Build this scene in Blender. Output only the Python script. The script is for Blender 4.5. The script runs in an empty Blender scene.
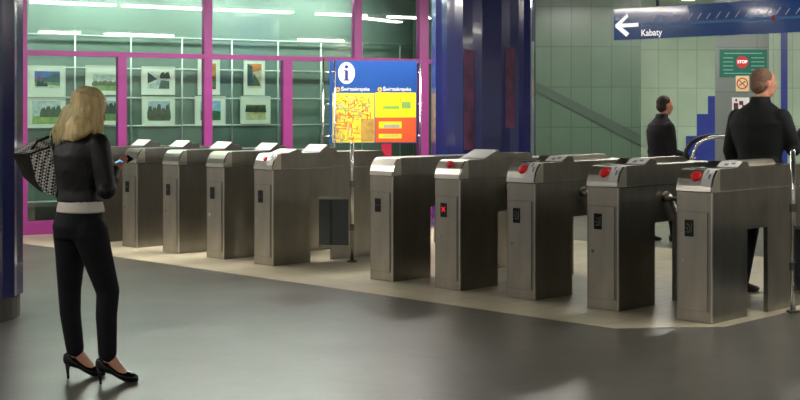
import bpy, bmesh, math, random
from mathutils import Vector, Matrix
random.seed(7)
C = bpy.context.scene.collection
F_PX, HY, CAM_H = 1302.0, 110.5, 1.55

# ------------------------------------------------------------------ camera, world, exposure, lamps
cam_d = bpy.data.cameras.new('camera'); cam = bpy.data.objects.new('camera', cam_d); C.objects.link(cam)
cam.location = (0, 0, CAM_H); cam.rotation_euler = (math.pi/2, 0, 0)
cam_d.sensor_fit = 'HORIZONTAL'; cam_d.sensor_width = 36; cam_d.lens = 36*F_PX/800
cam_d.shift_y = -(200-HY)/800; cam_d.clip_end = 200
bpy.context.scene.camera = cam
w = bpy.data.worlds.new('world'); bpy.context.scene.world = w; w.use_nodes = True
w.node_tree.nodes['Background'].inputs[0].default_value = (.80, .78, .72, 1)
w.node_tree.nodes['Background'].inputs[1].default_value = .20
vs = bpy.context.scene.view_settings
vs.view_transform = 'Standard'; vs.look = 'None'; vs.gamma = 1; vs.use_curve_mapping = False
vs.exposure = 1.52
LAMP = 30.0
GD = Vector((.866, .5, 0))          # direction of the glass wall
GN = Vector((.5, -.866, 0))         # its normal towards the hall
G0 = Vector((-4.67, 16.2, 0))
CEIL = 3.3

# ------------------------------------------------------------------ materials
def lin(c):
    return tuple(((v/255)/12.92 if v/255 <= .04045 else (((v/255)+.055)/1.055)**2.4) for v in c)
MATS = {}
def mat(name, rgb, rough=.5, metal=0.0, noise=None, bump=None, emit=None, spec=.5, coat=0):
    """rgb in 0-255 sRGB. noise=(scale, amount, stretch) varies the colour; bump=(scale, strength, stretch)."""
    if name in MATS: return MATS[name]
    m = bpy.data.materials.new(name); m.use_nodes = True; nt = m.node_tree; b = nt.nodes['Principled BSDF']
    c = lin(rgb)
    b.inputs['Base Color'].default_value = (*c, 1); b.inputs['Roughness'].default_value = rough
    b.inputs['Metallic'].default_value = metal; b.inputs['Specular IOR Level'].default_value = spec
    if coat: b.inputs['Coat Weight'].default_value = coat; b.inputs['Coat Roughness'].default_value = .05
    tc = nt.nodes.new('ShaderNodeTexCoord')
    def nz(scale, stretch):
        mp = nt.nodes.new('ShaderNodeMapping'); mp.inputs['Scale'].default_value = stretch
        nt.links.new(tc.outputs['Object'], mp.inputs[0])
        n = nt.nodes.new('ShaderNodeTexNoise'); n.inputs['Scale'].default_value = scale; n.inputs['Detail'].default_value = 5
        nt.links.new(mp.outputs[0], n.inputs['Vector']); return n
    if noise:
        n = nz(noise[0], noise[2] if len(noise) > 2 else (1, 1, 1)); r = nt.nodes.new('ShaderNodeValToRGB')
        a = noise[1]
        r.color_ramp.elements[0].position = .3; r.color_ramp.elements[1].position = .7
        r.color_ramp.elements[0].color = (*[v*(1-a) for v in c], 1); r.color_ramp.elements[1].color = (*[min(1, v*(1+a)) for v in c], 1)
        nt.links.new(n.outputs['Fac'], r.inputs[0]); nt.links.new(r.outputs[0], b.inputs['Base Color'])
    if bump:
        n = nz(bump[0], bump[2] if len(bump) > 2 else (1, 1, 1)); bp = nt.nodes.new('ShaderNodeBump')
        bp.inputs['Strength'].default_value = bump[1]; bp.inputs['Distance'].default_value = .01
        nt.links.new(n.outputs['Fac'], bp.inputs['Height']); nt.links.new(bp.outputs[0], b.inputs['Normal'])
    if emit:
        b.inputs['Emission Color'].default_value = (*lin(rgb), 1); b.inputs['Emission Strength'].default_value = emit
    MATS[name] = m; return m

def tile_mat(name, rgb, joint, size, rough=.35, vary=.08, jw=.012, offset=0.0, rot=(0,0,0), loc=(0,0,0)):
    m = mat(name, rgb, rough); nt = m.node_tree; b = nt.nodes['Principled BSDF']
    tc = nt.nodes.new('ShaderNodeTexCoord'); mp = nt.nodes.new('ShaderNodeMapping')
    mp.inputs['Rotation'].default_value = rot; mp.inputs['Location'].default_value = loc
    br = nt.nodes.new('ShaderNodeTexBrick'); br.offset = offset; br.squash = 1
    c = lin(rgb)
    br.inputs['Color1'].default_value = (*[v*(1-vary) for v in c], 1); br.inputs['Color2'].default_value = (*[v*(1+vary) for v in c], 1)
    br.inputs['Mortar'].default_value = (*lin(joint), 1); br.inputs['Scale'].default_value = 1
    br.inputs['Mortar Size'].default_value = jw; br.inputs['Brick Width'].default_value = size[0]; br.inputs['Row Height'].default_value = size[1]
    n = nt.nodes.new('ShaderNodeTexNoise'); n.inputs['Scale'].default_value = 2.2; n.inputs['Detail'].default_value = 8
    mx = nt.nodes.new('ShaderNodeMix'); mx.data_type = 'RGBA'; mx.blend_type = 'MULTIPLY'; mx.inputs['Factor'].default_value = .5
    r = nt.nodes.new('ShaderNodeMapRange'); r.inputs['To Min'].default_value = .7; r.inputs['To Max'].default_value = 1.35
    nt.links.new(tc.outputs['Object'], mp.inputs[0]); nt.links.new(mp.outputs[0], br.inputs['Vector']); nt.links.new(tc.outputs['Object'], n.inputs['Vector'])
    nt.links.new(n.outputs['Fac'], r.inputs[0]); nt.links.new(br.outputs['Color'], mx.inputs[6]); nt.links.new(r.outputs[0], mx.inputs[7])
    nt.links.new(mx.outputs[2], b.inputs['Base Color'])
    bp = nt.nodes.new('ShaderNodeBump'); bp.inputs['Strength'].default_value = .25; bp.inputs['Distance'].default_value = .004; bp.invert = True
    nt.links.new(br.outputs['Fac'], bp.inputs['Height']); nt.links.new(bp.outputs[0], b.inputs['Normal'])
    return m

def glass_mat(name, tint=(225, 240, 232), clear=.92, rough=.02):
    if name in MATS: return MATS[name]
    m = bpy.data.materials.new(name); m.use_nodes = True; nt = m.node_tree; nt.nodes.clear()
    o = nt.nodes.new('ShaderNodeOutputMaterial'); t = nt.nodes.new('ShaderNodeBsdfTransparent'); g = nt.nodes.new('ShaderNodeBsdfGlossy')
    g.inputs['Roughness'].default_value = rough; t.inputs[0].default_value = (*lin(tint), 1)
    fr = nt.nodes.new('ShaderNodeFresnel'); fr.inputs['IOR'].default_value = 1.6
    mx = nt.nodes.new('ShaderNodeMixShader')
    nt.links.new(fr.outputs[0], mx.inputs[0]); nt.links.new(t.outputs[0], mx.inputs[1]); nt.links.new(g.outputs[0], mx.inputs[2]); nt.links.new(mx.outputs[0], o.inputs[0])
    MATS[name] = m; return m

def steel(name, rgb, rough=.35, wear=.12):
    return mat(name, rgb, rough, 1.0, noise=(9, wear, (1, 1, .25)), bump=(60, .05, (1, 1, .08)))
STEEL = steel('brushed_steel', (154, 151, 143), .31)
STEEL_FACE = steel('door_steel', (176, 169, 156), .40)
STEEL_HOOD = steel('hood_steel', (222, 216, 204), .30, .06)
STEEL_DARK = steel('dark_steel', (110, 108, 104), .4)
CHROME = mat('chrome', (215, 215, 212), .15, 1.0, noise=(5, .04))
BLACK = mat('black_panel', (14, 15, 15), .2, noise=(8, .1))
RED = mat('validator_red', (232, 24, 26), .6, noise=(20, .05))
WHITE = mat('white_sticker', (232, 232, 228), .45, noise=(10, .03))
LEDG = mat('display_symbol', (98, 104, 92), .5, noise=(30, .2))
LEDR = mat('display_red_symbol', (190, 20, 30), .5, emit=.5)
MAGENTA = mat('magenta_paint', (152, 54, 128), .4, noise=(3, .08))
BLUEP = mat('board_blue', (30, 72, 138), .35, noise=(3, .06))
NAVY = mat('sign_navy', (24, 70, 136), .14, noise=(2, .15), coat=.6, emit=.05)
SKIN = mat('skin', (226, 164, 138), .55, noise=(14, .1))
LEATHER = mat('black_leather', (12, 12, 14), .5, noise=(9, .3), bump=(11, 1.0), spec=.4)
DENIM = mat('black_trousers', (13, 14, 20), .8, noise=(12, .2), bump=(25, .4), spec=.3)
COAT = mat('dark_coat', (24, 28, 28), .75, noise=(6, .25), bump=(12, .5), spec=.3)
PATENT = mat('black_patent', (10, 10, 11), .16, noise=(20, .1))

# ------------------------------------------------------------------ mesh helpers
def finish(bm, name, m, parent=None, smooth=False, mats=None, bevel=0, recalc=True):
    if bevel:
        es = [e for e in bm.edges if e.is_manifold and e.calc_face_angle(0) > .6]
        bmesh.ops.bevel(bm, geom=es, offset=bevel, segments=2, profile=.6, affect='EDGES', clamp_overlap=True)
    if recalc: bmesh.ops.recalc_face_normals(bm, faces=bm.faces)
    me = bpy.data.meshes.new(name); bm.to_mesh(me); bm.free()
    for mm in (mats or [m]): me.materials.append(mm)
    if smooth:
        for p in me.polygons: p.use_smooth = True
    o = bpy.data.objects.new(name, me); C.objects.link(o)
    if parent: o.parent = parent
    return o
def thing(name, label, cat, loc=(0, 0, 0), rz=0, group=None):
    o = bpy.data.objects.new(name, None); C.objects.link(o); o.empty_display_size = .1
    o.location = loc; o.rotation_euler = (0, 0, rz); return tag(o, label, cat, group)
def tag(o, label, cat, group=None):
    o['label'] = label; o['category'] = cat
    if group: o['group'] = group
    return o
def struct(o): o['kind'] = 'structure'; return o
def box(bm, a, b, mi=0, M=None):
    vs = [bm.verts.new(Vector((x, y, z)) if M is None else M @ Vector((x, y, z))) for z in (a[2], b[2]) for x, y in ((a[0], a[1]), (b[0], a[1]), (b[0], b[1]), (a[0], b[1]))]
    for f in ((0, 3, 2, 1), (4, 5, 6, 7), (0, 1, 5, 4), (1, 2, 6, 5), (2, 3, 7, 6), (3, 0, 4, 7)):
        fc = bm.faces.new([vs[i] for i in f]); fc.material_index = mi
    return vs
def prism(bm, pts, ex, mi=0):
    """pts: 3D polygon, ex: extrusion vector"""
    a = [bm.verts.new(Vector(p)) for p in pts]; b = [bm.verts.new(Vector(p)+Vector(ex)) for p in pts]
    n = len(a); fs = [bm.faces.new(a), bm.faces.new(b[::-1])]
    for i in range(n): fs.append(bm.faces.new([a[i], b[i], b[(i+1) % n], a[(i+1) % n]]))
    for f in fs: f.material_index = mi
def frame_of(d):
    d = Vector(d).normalized(); u = d.cross(Vector((0, 0, 1)))
    if u.length < .05: u = d.cross(Vector((0, 1, 0)))
    u.normalize(); return u, d.cross(u).normalized()
def loft(bm, rings, n=16, cap=True, mi=0):
    """rings: (centre, U, V) where U, V are the half-axis vectors"""
    vr = []
    for c, U, V in rings:
        c, U, V = Vector(c), Vector(U), Vector(V)
        vr.append([bm.verts.new(c+U*math.cos(2*math.pi*k/n)+V*math.sin(2*math.pi*k/n)) for k in range(n)])
    for a, b in zip(vr, vr[1:]):
        for k in range(n):
            f = bm.faces.new([a[k], a[(k+1) % n], b[(k+1) % n], b[k]]); f.material_index = mi
    if cap:
        f = bm.faces.new(vr[0][::-1]); f.material_index = mi; f = bm.faces.new(vr[-1]); f.material_index = mi
def tube(bm, pts, r, n=12, mi=0):
    pts = [Vector(p) for p in pts]; rs = r if isinstance(r, (list, tuple)) else [r]*len(pts)
    rings = []; pu = None
    for i, p in enumerate(pts):
        d = (pts[min(i+1, len(pts)-1)]-pts[max(i-1, 0)]).normalized()
        if pu is None: u, v = frame_of(d)
        else:
            u = (pu - d*pu.dot(d)).normalized(); v = d.cross(u)
        pu = u; rings.append((p, u*rs[i], v*rs[i]))
    loft(bm, rings, n, mi=mi)
def ball(bm, c, r, seg=14, M=None):
    s = bmesh.ops.create_uvsphere(bm, u_segments=seg, v_segments=max(6, seg*2//3), radius=1)
    rr = r if isinstance(r, (list, tuple)) else (r, r, r)
    for v in s['verts']:
        p = Vector((v.co.x*rr[0], v.co.y*rr[1], v.co.z*rr[2]))
        if M: p = M @ p
        v.co = p+Vector(c)
def obj_box(name, a, b, m, parent=None, bevel=0):
    bm = bmesh.new(); box(bm, a, b); return finish(bm, name, m, parent, bevel=bevel)
def text_obj(name, s, size, m, parent, M, align='LEFT', extrude=.001, squash=1, bold=0):
    cu = bpy.data.curves.new('t', 'FONT'); cu.body = s; cu.size = size; cu.align_x = align; cu.align_y = 'CENTER'; cu.extrude = extrude; cu.offset = bold
    t = bpy.data.objects.new('t', cu); C.objects.link(t)
    dg = bpy.context.evaluated_depsgraph_get(); me = bpy.data.meshes.new_from_object(t.evaluated_get(dg))
    bpy.data.objects.remove(t); me.transform(Matrix.Diagonal((squash, 1, 1, 1))); me.transform(M); me.materials.clear(); me.materials.append(m)
    o = bpy.data.objects.new(name, me); C.objects.link(o); o.parent = parent; return o
def P(px, py, Y): return Vector(((px-400)/F_PX*Y, Y, CAM_H-(py-HY)/F_PX*Y))
def on_plane(px, py, p0, n):
    d = Vector(((px-400)/F_PX, 1, -(py-HY)/F_PX)); o = Vector((0, 0, CAM_H))
    return o + d*((Vector(p0)-o).dot(n)/d.dot(n))
def basis(u, n):    # columns: right, up-wall, outwards
    u = Vector(u).normalized(); n = Vector(n).normalized(); return Matrix((u, Vector((0, 0, 1)), n)).transposed().to_4x4()

# ------------------------------------------------------------------ ceiling lamps (rows reflecting in the glass, plus added fill lamps)
LAMP_M = mat('lamp_diffuser', (255, 251, 242), .6, emit=LAMP)
DIM_M = mat('display_fill_diffuser', (250, 252, 248), .6, emit=LAMP*.66)
HOUSE_M = mat('lamp_housing', (205, 205, 200), .5, noise=(4, .04))
def ceiling_lamp(p, d, L, label, group, wd=.14, drop=0, dm=None):
    t = thing('fluorescent_light', label, 'ceiling light', (p.x, p.y, CEIL-.002-drop), math.atan2(d.y, d.x), group)
    bm = bmesh.new(); prism(bm, [(-L/2, -wd/2-.02, 0), (-L/2, wd/2+.02, 0), (-L/2, wd/2, -.05), (-L/2, -wd/2, -.05)], (L, 0, 0)); finish(bm, 'housing', HOUSE_M, t, bevel=.004)
    bm = bmesh.new(); box(bm, (-L/2+.02, -wd/2+.01, -.075), (L/2-.02, wd/2-.01, -.051)); finish(bm, 'diffuser', dm or LAMP_M, t, bevel=.008)
    if drop:
        for x in (-L*.35, L*.35):
            bm = bmesh.new(); tube(bm, [(x, 0, .0005), (x, 0, drop)], .008, 8); finish(bm, 'hanger', HOUSE_M, t, True)
def s_of_virtual(px, D):
    v = G0 - GN*D; u = (px-400)/F_PX
    return (u*v.y - v.x)/(GD.x - u*GD.y)
def glass_row(D, spans, label, group, drop=0, wd=.14):
    for a, b in spans:
        s0, s1 = s_of_virtual(a, D), s_of_virtual(b, D); c = G0+GN*D+GD*((s0+s1)/2)
        ceiling_lamp(c, GD, s1-s0-.06, label, group, drop=drop, wd=wd)
glass_row(2.6, [(-60, 22), (28, 117), (120, 205), (213, 293), (315, 367), (387, 430), (447, 490)], 'long white fluorescent ceiling light in the row above the ticket gates', 'ceiling lights above the gates', .115, .21)
for k in range(4):  # lamps added out of view to brighten the display room
    ceiling_lamp(G0-GN*.42+GD*(-.4+1.6*k), GD, 1.4, 'added white fluorescent fill light, unseen, inside the display room behind the glass', 'added fill lights inside the display room', dm=DIM_M)
glass_row(10.6, [(37, 82), (103, 175), (213, 250), (297, 345)], 'long white fluorescent ceiling light in the row over the open hall', 'ceiling lights over the open hall', .06, .17)
for k in range(5):
    ceiling_lamp(Vector((-6.4+.25*k, 1.5+2.6*k, 0)), Vector((.1, 1, 0)), 1.5, 'long white fluorescent ceiling light along the left side of the hall', 'ceiling lights along the left side')
for x in (-4.2, -1.9, .4, 2.7):  # unseen row added as frontal fill, mainly for the woman
    ceiling_lamp(Vector((x, -1.6, 0)), Vector((1, 0, 0)), 1.5, 'added white fluorescent fill light, unseen, in the row behind the viewer', 'added fill lights behind the viewer')
for x, y in ((4.5, 15.9), (6.9, 17.6)):  # fill lamps added out of view to light the pillar front
    ceiling_lamp(Vector((x, y, 0)), Vector((1, 0, 0)), 1.4, 'added white fluorescent fill light, unseen, near the pale tiled wall', 'added fill lights by the pale wall')

# ------------------------------------------------------------------ setting: floor, walls, ceiling
FLOOR_M = tile_mat('floor_stone', (94, 91, 83), (82, 80, 74), (.9, .9), rough=.27, vary=.05, jw=.004, rot=(0, 0, math.radians(30)))
[n for n in FLOOR_M.node_tree.nodes if n.type == 'TEX_NOISE'][0].inputs['Scale'].default_value = 7
nt = FLOOR_M.node_tree; nz = nt.nodes.new('ShaderNodeTexNoise'); nz.inputs['Scale'].default_value = 1.1; nz.inputs['Detail'].default_value = 3
mr = nt.nodes.new('ShaderNodeMapRange'); mr.inputs['To Min'].default_value = .24; mr.inputs['To Max'].default_value = .38
tcn = nt.nodes.new('ShaderNodeTexCoord'); nt.links.new(tcn.outputs['Object'], nz.inputs['Vector']); nt.links.new(nz.outputs['Fac'], mr.inputs[0])
nt.links.new(mr.outputs[0], nt.nodes['Principled BSDF'].inputs['Roughness'])
struct(obj_box('floor', (-16, -14, -.2), (16, 26, 0), FLOOR_M))
struct(obj_box('ceiling', (-16, -14, CEIL), (16, 26, CEIL+.2), mat('ceiling_paint', (92, 92, 88), .8, noise=(2, .08))))

# gates' frame: x = lateral, y = depth through the gates
GATE0 = Vector((2.044, 9.639, 0)); LAT = Vector((.7071, -.7071, 0)); DEP = Vector((.7071, .7071, 0))
def gw(lat, dep, z=0): return GATE0+LAT*lat+DEP*dep+Vector((0, 0, z))
bm = bmesh.new()
pts = [gw(-11.5, -.64), gw(-.09, -.64), gw(.42, -.03), gw(.40, 2.6), gw(.38, 4.2), gw(-11.5, 4.2)]
prism(bm, [(p.x, p.y, .0) for p in pts], (0, 0, .003))
STRIP_M = tile_mat('pale_floor_tile', (196, 186, 160), (150, 142, 122), (.4, .4), rough=.3, vary=.05, jw=.005, rot=(0, 0, math.radians(45)))
struct(finish(bm, 'trim_1', STRIP_M))

# green tiled wall, pale tiled wall, pillar
GREEN_T = tile_mat('green_wall_tile', (66, 86, 70), (52, 68, 56), (.30, .60), rough=.3, vary=.06, jw=.008, rot=(math.radians(90), 0, 0), loc=(.15, .1, 0))
PALE_T = tile_mat('pale_green_tile', (172, 196, 170), (150, 172, 150), (.30, .60), rough=.3, vary=.04, jw=.008, rot=(math.radians(90), 0, 0), loc=(.15, .1, 0))
GREY_T = tile_mat('grey_pillar_tile', (116, 124, 119), (96, 104, 100), (.8, .6), rough=.4, vary=.03, jw=.006, rot=(math.radians(90), 0, 0))
YG = 19.4
struct(obj_box('wall_back', (.2, YG, 0), (P(641, 0, YG).x, YG+.4, CEIL), GREEN_T))
struct(obj_box('wall_back_right', (P(641, 0, YG).x-.2, 20.4, 0), (9.5, 20.7, CEIL), PALE_T))
struct(obj_box('wall_right', (9.3, 8, 0), (9.5, 20.4, CEIL), mat('dark_grey_wall', (120, 116, 108), .7, noise=(2, .1))))
struct(obj_box('trim_2', (.9, YG-.03, 3.2), (P(641, 0, YG).x, YG-.001, CEIL), mat('grey_trim', (120, 124, 120), .5, noise=(4, .05))))
# dark diagonal reflection on the green wall, built as a raised band
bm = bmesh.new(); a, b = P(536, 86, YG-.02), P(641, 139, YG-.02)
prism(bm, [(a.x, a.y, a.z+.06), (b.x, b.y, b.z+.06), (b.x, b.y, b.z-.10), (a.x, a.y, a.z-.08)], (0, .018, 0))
struct(finish(bm, 'wall_reflection_band', mat('dark_reflection_band', (50, 68, 56), .4, noise=(3, .1)), bevel=.003))
# blue stepped mosaic on the pale wall
BLUET = mat('blue_mosaic', (52, 66, 150), .3, noise=(10, .12))
YP = 20.4
bm = bmesh.new()
st = [(686, 165), (686, 136), (697, 136), (697, 114), (708, 114), (708, 96), (717, 96), (717, 165)]
prism(bm, [tuple(P(x, y, YP-.012)) for x, y in st], (0, .010, 0)); struct(finish(bm, 'trim_4', BLUET))
a = P(781, 0, YP-.012).x; b = P(787.5, 0, YP-.012).x
struct(obj_box('trim_5', (a, YP-.012, 0), (b, YP-.001, CEIL), BLUET))

# pillar with the notices
YC = 17.5
px0, px1 = P(715, 0, YC).x, P(769, 0, YC).x
bm = bmesh.new(); prism(bm, [(px0, YC, 0), (px1, YC, 0), (px1+.16, YC+.7, 0), (px0+.175, YC+.7, 0)], (0, 0, CEIL-.002)); pl = finish(bm, 'pillar', GREY_T, bevel=.008)
tag(pl, 'square grey tiled pillar carrying the green stop notice', 'pillar')

# ------------------------------------------------------------------ glass wall with magenta frame
GLASS = glass_mat('pane_glass')
def gpt(px, py=0, off=0): return on_plane(px, py, G0+GN*off, GN)
def gs(px): return (gpt(px)-G0).dot(GD)
gm = bpy.data.objects.new('window_1', None); C.objects.link(gm); gm['kind'] = 'structure'
gm.location = G0; gm.rotation_euler = (0, 0, math.atan2(GD.y, GD.x))
SL, SR = gs(-70), gs(431)
ZB = 2.27
def mull(a, b, z0, z1, y0=-.05, y1=.05):
    obj_box('mullion', (a, y0, z0), (b, y1, z1), MAGENTA, gm, bevel=.006)
for a, b, z0, z1 in ((21.5, 26.5, 0, CEIL), (117, 125.5, 0, ZB), (203, 211, 0, CEIL), (282, 291, 0, ZB), (353, 360.5, ZB, CEIL), (418, 427, 0, CEIL)):
    mull(gs(a), gs(b), z0, z1-.002)
obj_box('transom', (SL, -.045, ZB-.032), (SR, .045, ZB+.032), MAGENTA, gm, bevel=.006)
obj_box('sill', (SL, -.06, .004), (SR, .06, .17), MAGENTA, gm, bevel=.006)
obj_box('pane', (SL, -.006, .17), (SR, .006, ZB-.032), GLASS, gm)
obj_box('pane', (SL, -.006, ZB+.032), (SR, .006, CEIL-.004), GLASS, gm)

# back wall of the display room
BK = .85
B0 = G0-GN*BK
TEAL = mat('teal_wall', (128, 143, 136), .45, noise=(1.5, .08))
bw = obj_box('wall_left', (SL-1.5, 0, 0), (SR+2.2, .15, CEIL-.002), TEAL); bw.location = B0; bw.rotation_euler = gm.rotation_euler; struct(bw)
def bpt(px, py, off=0): return on_plane(px, py, B0+GN*off, GN)
def bl(px, py=100, off=0):
    q = bpt(px, py, off); return (q-B0).dot(GD), q.z
# low pale ledge
o = obj_box('trim_6', (SL-.5, -.28, .30), (SR+.2, -.002, .36), mat('ledge_white', (170, 175, 168), .5, noise=(3, .05))); o.location = B0; o.rotation_euler = gm.rotation_euler; struct(o)
# hanging rails grid
rails = thing('hanging_rail_grid', 'thin white metal rail grid on the teal wall carrying the pictures', 'picture rail', B0, gm.rotation_euler.z)
RAILW = mat('rail_white', (208, 214, 208), .35, .3, noise=(4, .04))
RO = -.05
def vrail(px, y0, y1):
    s, z0 = bl(px, y1, .05); z1 = bl(px, y0, .05)[1]
    bm = bmesh.new(); tube(bm, [(s, RO, z0), (s, RO, z1)], .013, 8); finish(bm, 'upright', RAILW, rails, True)
def hrail(pa, pb, py):
    s0, z = bl(pa, py, .05); s1 = bl(pb, py, .05)[0]
    bm = bmesh.new(); tube(bm, [(s0, RO, z), (s1, RO, z)], .013, 8); finish(bm, 'rail', RAILW, rails, True)
for px, y0, y1 in ((75, 34, 160), (131, 36, 160), (182, 37, 160), (232, 39, 160), (278, 41, 160), (321, 42, 160), (362, 43, 160), (400, 44, 160)): vrail(px, y0, y1)
for a, b, y in ((28, 427, 34), (28, 427, 67), (28, 427, 97.5), (28, 427, 126.5)): hrail(a, b, y)

# framed pictures
def picture(px0, py0, px1, py1, im, layers, label):
    s0, z1 = bl(px0, py0, .09); s1, z0 = bl(px1, py1, .09)
    z1 = bl((px0+px1)/2, py0, .09)[1]; z0 = bl((px0+px1)/2, py1, .09)[1]
    W, H = s1-s0, z1-z0
    q = B0+GD*s0; t = thing('framed_picture', label, 'picture', (q.x, q.y, z0), gm.rotation_euler.z, 'framed pictures behind the glass')
    y = -.075
    bm = bmesh.new(); box(bm, (0, y, 0), (W, y+.02, .012)); box(bm, (0, y, H-.012), (W, y+.02, H)); box(bm, (0, y, .012), (.012, y+.02, H-.012)); box(bm, (W-.012, y, .012), (W, y+.02, H-.012))
    finish(bm, 'frame', mat('frame_cream', (238, 236, 226), .5, noise=(5, .04)), t)
    obj_box('mount', (.0125, y+.004, .0125), (W-.0125, y+.012, H-.0125), mat('mount_cream', (246, 243, 234), .7, noise=(6, .03)), t)
    bm = bmesh.new(); ms = []
    x0, x1, yy0, yy1 = im[0]*W, im[2]*W, (1-im[3])*H, (1-im[1])*H
    for i, (poly, col) in enumerate(layers):
        key = 'print_%d_%d_%d' % col
        m = mat(key, col, .6, noise=(18, .25)); ms.append(m)
        prism(bm, [(x0+(x1-x0)*u, y+.0035-.0006*i, yy0+(yy1-yy0)*v) for u, v in poly], (0, .0005, 0), i)
    finish(bm, 'print', None, t, mats=ms)
full = [(0, 0), (1, 0), (1, 1), (0, 1)]
SKY, HILL, GRN, DK, WT = (130, 160, 205), (84, 116, 120), (110, 150, 80), (48, 62, 52), (214, 216, 210)
def trees(x0, x1, z0, z1, n, c, sd):
    rr = random.Random(sd); out = []
    for k in range(n):
        x = x0+(x1-x0)*(k+.5)/n; ww = (x1-x0)/n*.7; h = z0+(z1-z0)*rr.uniform(.6, 1)
        out.append(([(x-ww, z0), (x+ww, z0), (x+ww*.8, (z0+h)/2), (x+ww*.3, h), (x-ww*.5, h*.95), (x-ww, (z0+h)/2)], c))
    return out
picture(28, 65.5, 66, 97, (.18, .18, .85, .72), [(full, (96, 130, 200)), ([(0, .35), (1, .35), (1, .8), (.75, .9), (.55, .65), (.3, .6), (0, .5)], HILL), ([(0, 0), (1, 0), (1, .3), (0, .38)], (120, 160, 90)), ([(0, .0), (1, 0), (1, .14), (.5, .2), (0, .12)], WT)] + trees(.1, .5, .1, .45, 3, DK, 2) + [([(.12, .5), (.24, .5), (.24, .68), (.12, .68)], (200, 80, 90))], 'framed landscape with blue sky and mountain, top left of the pictures')
picture(28, 98, 66, 128, (.12, .1, .88, .86), [(full, (200, 208, 214)), ([(0, 0), (1, 0), (1, .5), (.4, .4), (0, .3)], (170, 190, 110))] + trees(.3, 1, .3, .9, 4, (84, 104, 76), 3), 'framed landscape with round tree on a meadow, bottom left of the pictures')
picture(86, 65.5, 122, 95, (.2, .3, .9, .85), [(full, (196, 210, 196)), ([(0, 0), (1, 0), (1, .35), (0, .3)], (150, 176, 110))] + trees(0, 1, .3, .75, 5, (120, 120, 92), 4), 'framed picture of pale trees, upper one above the blonde hair')
picture(86, 96.5, 122, 125, (.2, .15, .92, .85), [(full, (170, 190, 205)), ([(0, 0), (1, 0), (1, .4), (0, .5)], GRN)] + trees(.2, 1, .35, .95, 4, DK, 5), 'framed picture of dark trees, lower one beside the blonde hair')
picture(142, 66.5, 175.5, 95, (.18, .17, .83, .78), [(full, WT), ([(0, .3), (.45, .55), (0, .95)], (60, 74, 70)), ([(.05, .1), (.5, .5), (.6, .5), (.4, .0), (.1, 0)], (190, 200, 210)), ([(.5, 0), (1, 0), (1, .45), (.6, .5)], (84, 108, 100))] + trees(.6, 1, .6, 1, 2, DK, 6), 'framed picture of a receding dark canal and branches, upper of its column')
picture(142.5, 96.5, 175.5, 126, (.18, .16, .85, .82), [(full, (176, 190, 206)), ([(0, 0), (1, 0), (1, .3), (0, .3)], (96, 100, 84))] + trees(0, 1, .1, 1, 5, (84, 92, 70), 7), 'framed picture of houses and trees with grey sky, under the canal picture')
picture(198.5, 59, 220.5, 95, (.16, .12, .82, .84), [(full, (206, 150, 60)), ([(0, 0), (1, 0), (.9, .5), (.3, .6)], (150, 60, 50)), ([(0, 0), (.5, .2), (.4, .9), (0, 1)], (60, 84, 110)), ([(.6, .1), (1, .1), (1, .6)], (90, 130, 70))], 'upright framed picture with orange and blue shapes, half behind magenta upright')
picture(195.5, 96, 226, 125.5, (.18, .16, .84, .82), [(full, (150, 190, 226)), ([(0, 0), (1, 0), (1, .45), (.6, .5), (.3, .3), (0, .5)], (66, 112, 66)), ([(.3, .6), (.6, .6), (.7, .8), (.4, .85)], WT)], 'framed picture of blue sky over a green hill, half behind magenta upright')
picture(244.5, 59.5, 265.5, 95.5, (.16, .12, .84, .8), [(full, (222, 206, 180)), ([(0, .6), (1, .75), (1, 1), (0, 1)], (224, 140, 70)), ([(0, .1), (.4, .1), (.35, .9), (0, 1)], (70, 90, 96)), ([(.3, .1), (.9, .1), (.8, .3), (.45, .6)], (96, 110, 90))], 'upright framed picture with orange top and white path, rightmost upper picture')
picture(241, 96, 271, 124, (.18, .3, .84, .85), [(full, (216, 208, 160)), ([(0, .6), (1, .5), (1, .95), (0, .95)], (90, 106, 66))] + trees(0, 1, .5, .95, 6, (60, 74, 50), 9), 'framed picture of dark hedge above yellow ground, rightmost lower picture')

# ------------------------------------------------------------------ faceted blue columns
COLM = mat('blue_column_tile', (40, 46, 106), .16, noise=(2, .15), coat=.3)
PR = []
def column(cx, cy, R, nf, label, base, sd):
    t = thing('blue_column', label, 'column', (cx, cy, 0)); rr = random.Random(sd)
    bm = bmesh.new(); n = nf; lo, hi = [], []
    pr = []
    for k in range(n):
        a = 2*math.pi*k/n; r = R*(1+(.022 if k % 2 else -.010)+rr.uniform(-.012, .012)); pr.append((r*math.cos(a), r*math.sin(a)))
    PR[:] = pr
    prism(bm, [(x, y, base) for x, y in pr], (0, 0, CEIL-.002-base)); finish(bm, 'shaft', COLM, t)
    bm = bmesh.new(); prism(bm, [(x*1.0, y*1.0, 0) for x, y in [(R*.99*math.cos(2*math.pi*k/40), R*.99*math.sin(2*math.pi*k/40)) for k in range(40)]], (0, 0, base-.002)); finish(bm, 'base_ring', STEEL_DARK, t)
    return t
cr = column(.985, 15.35, .595, 34, 'thick dark blue faceted column behind the right row of gates', .2, 3)
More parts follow.
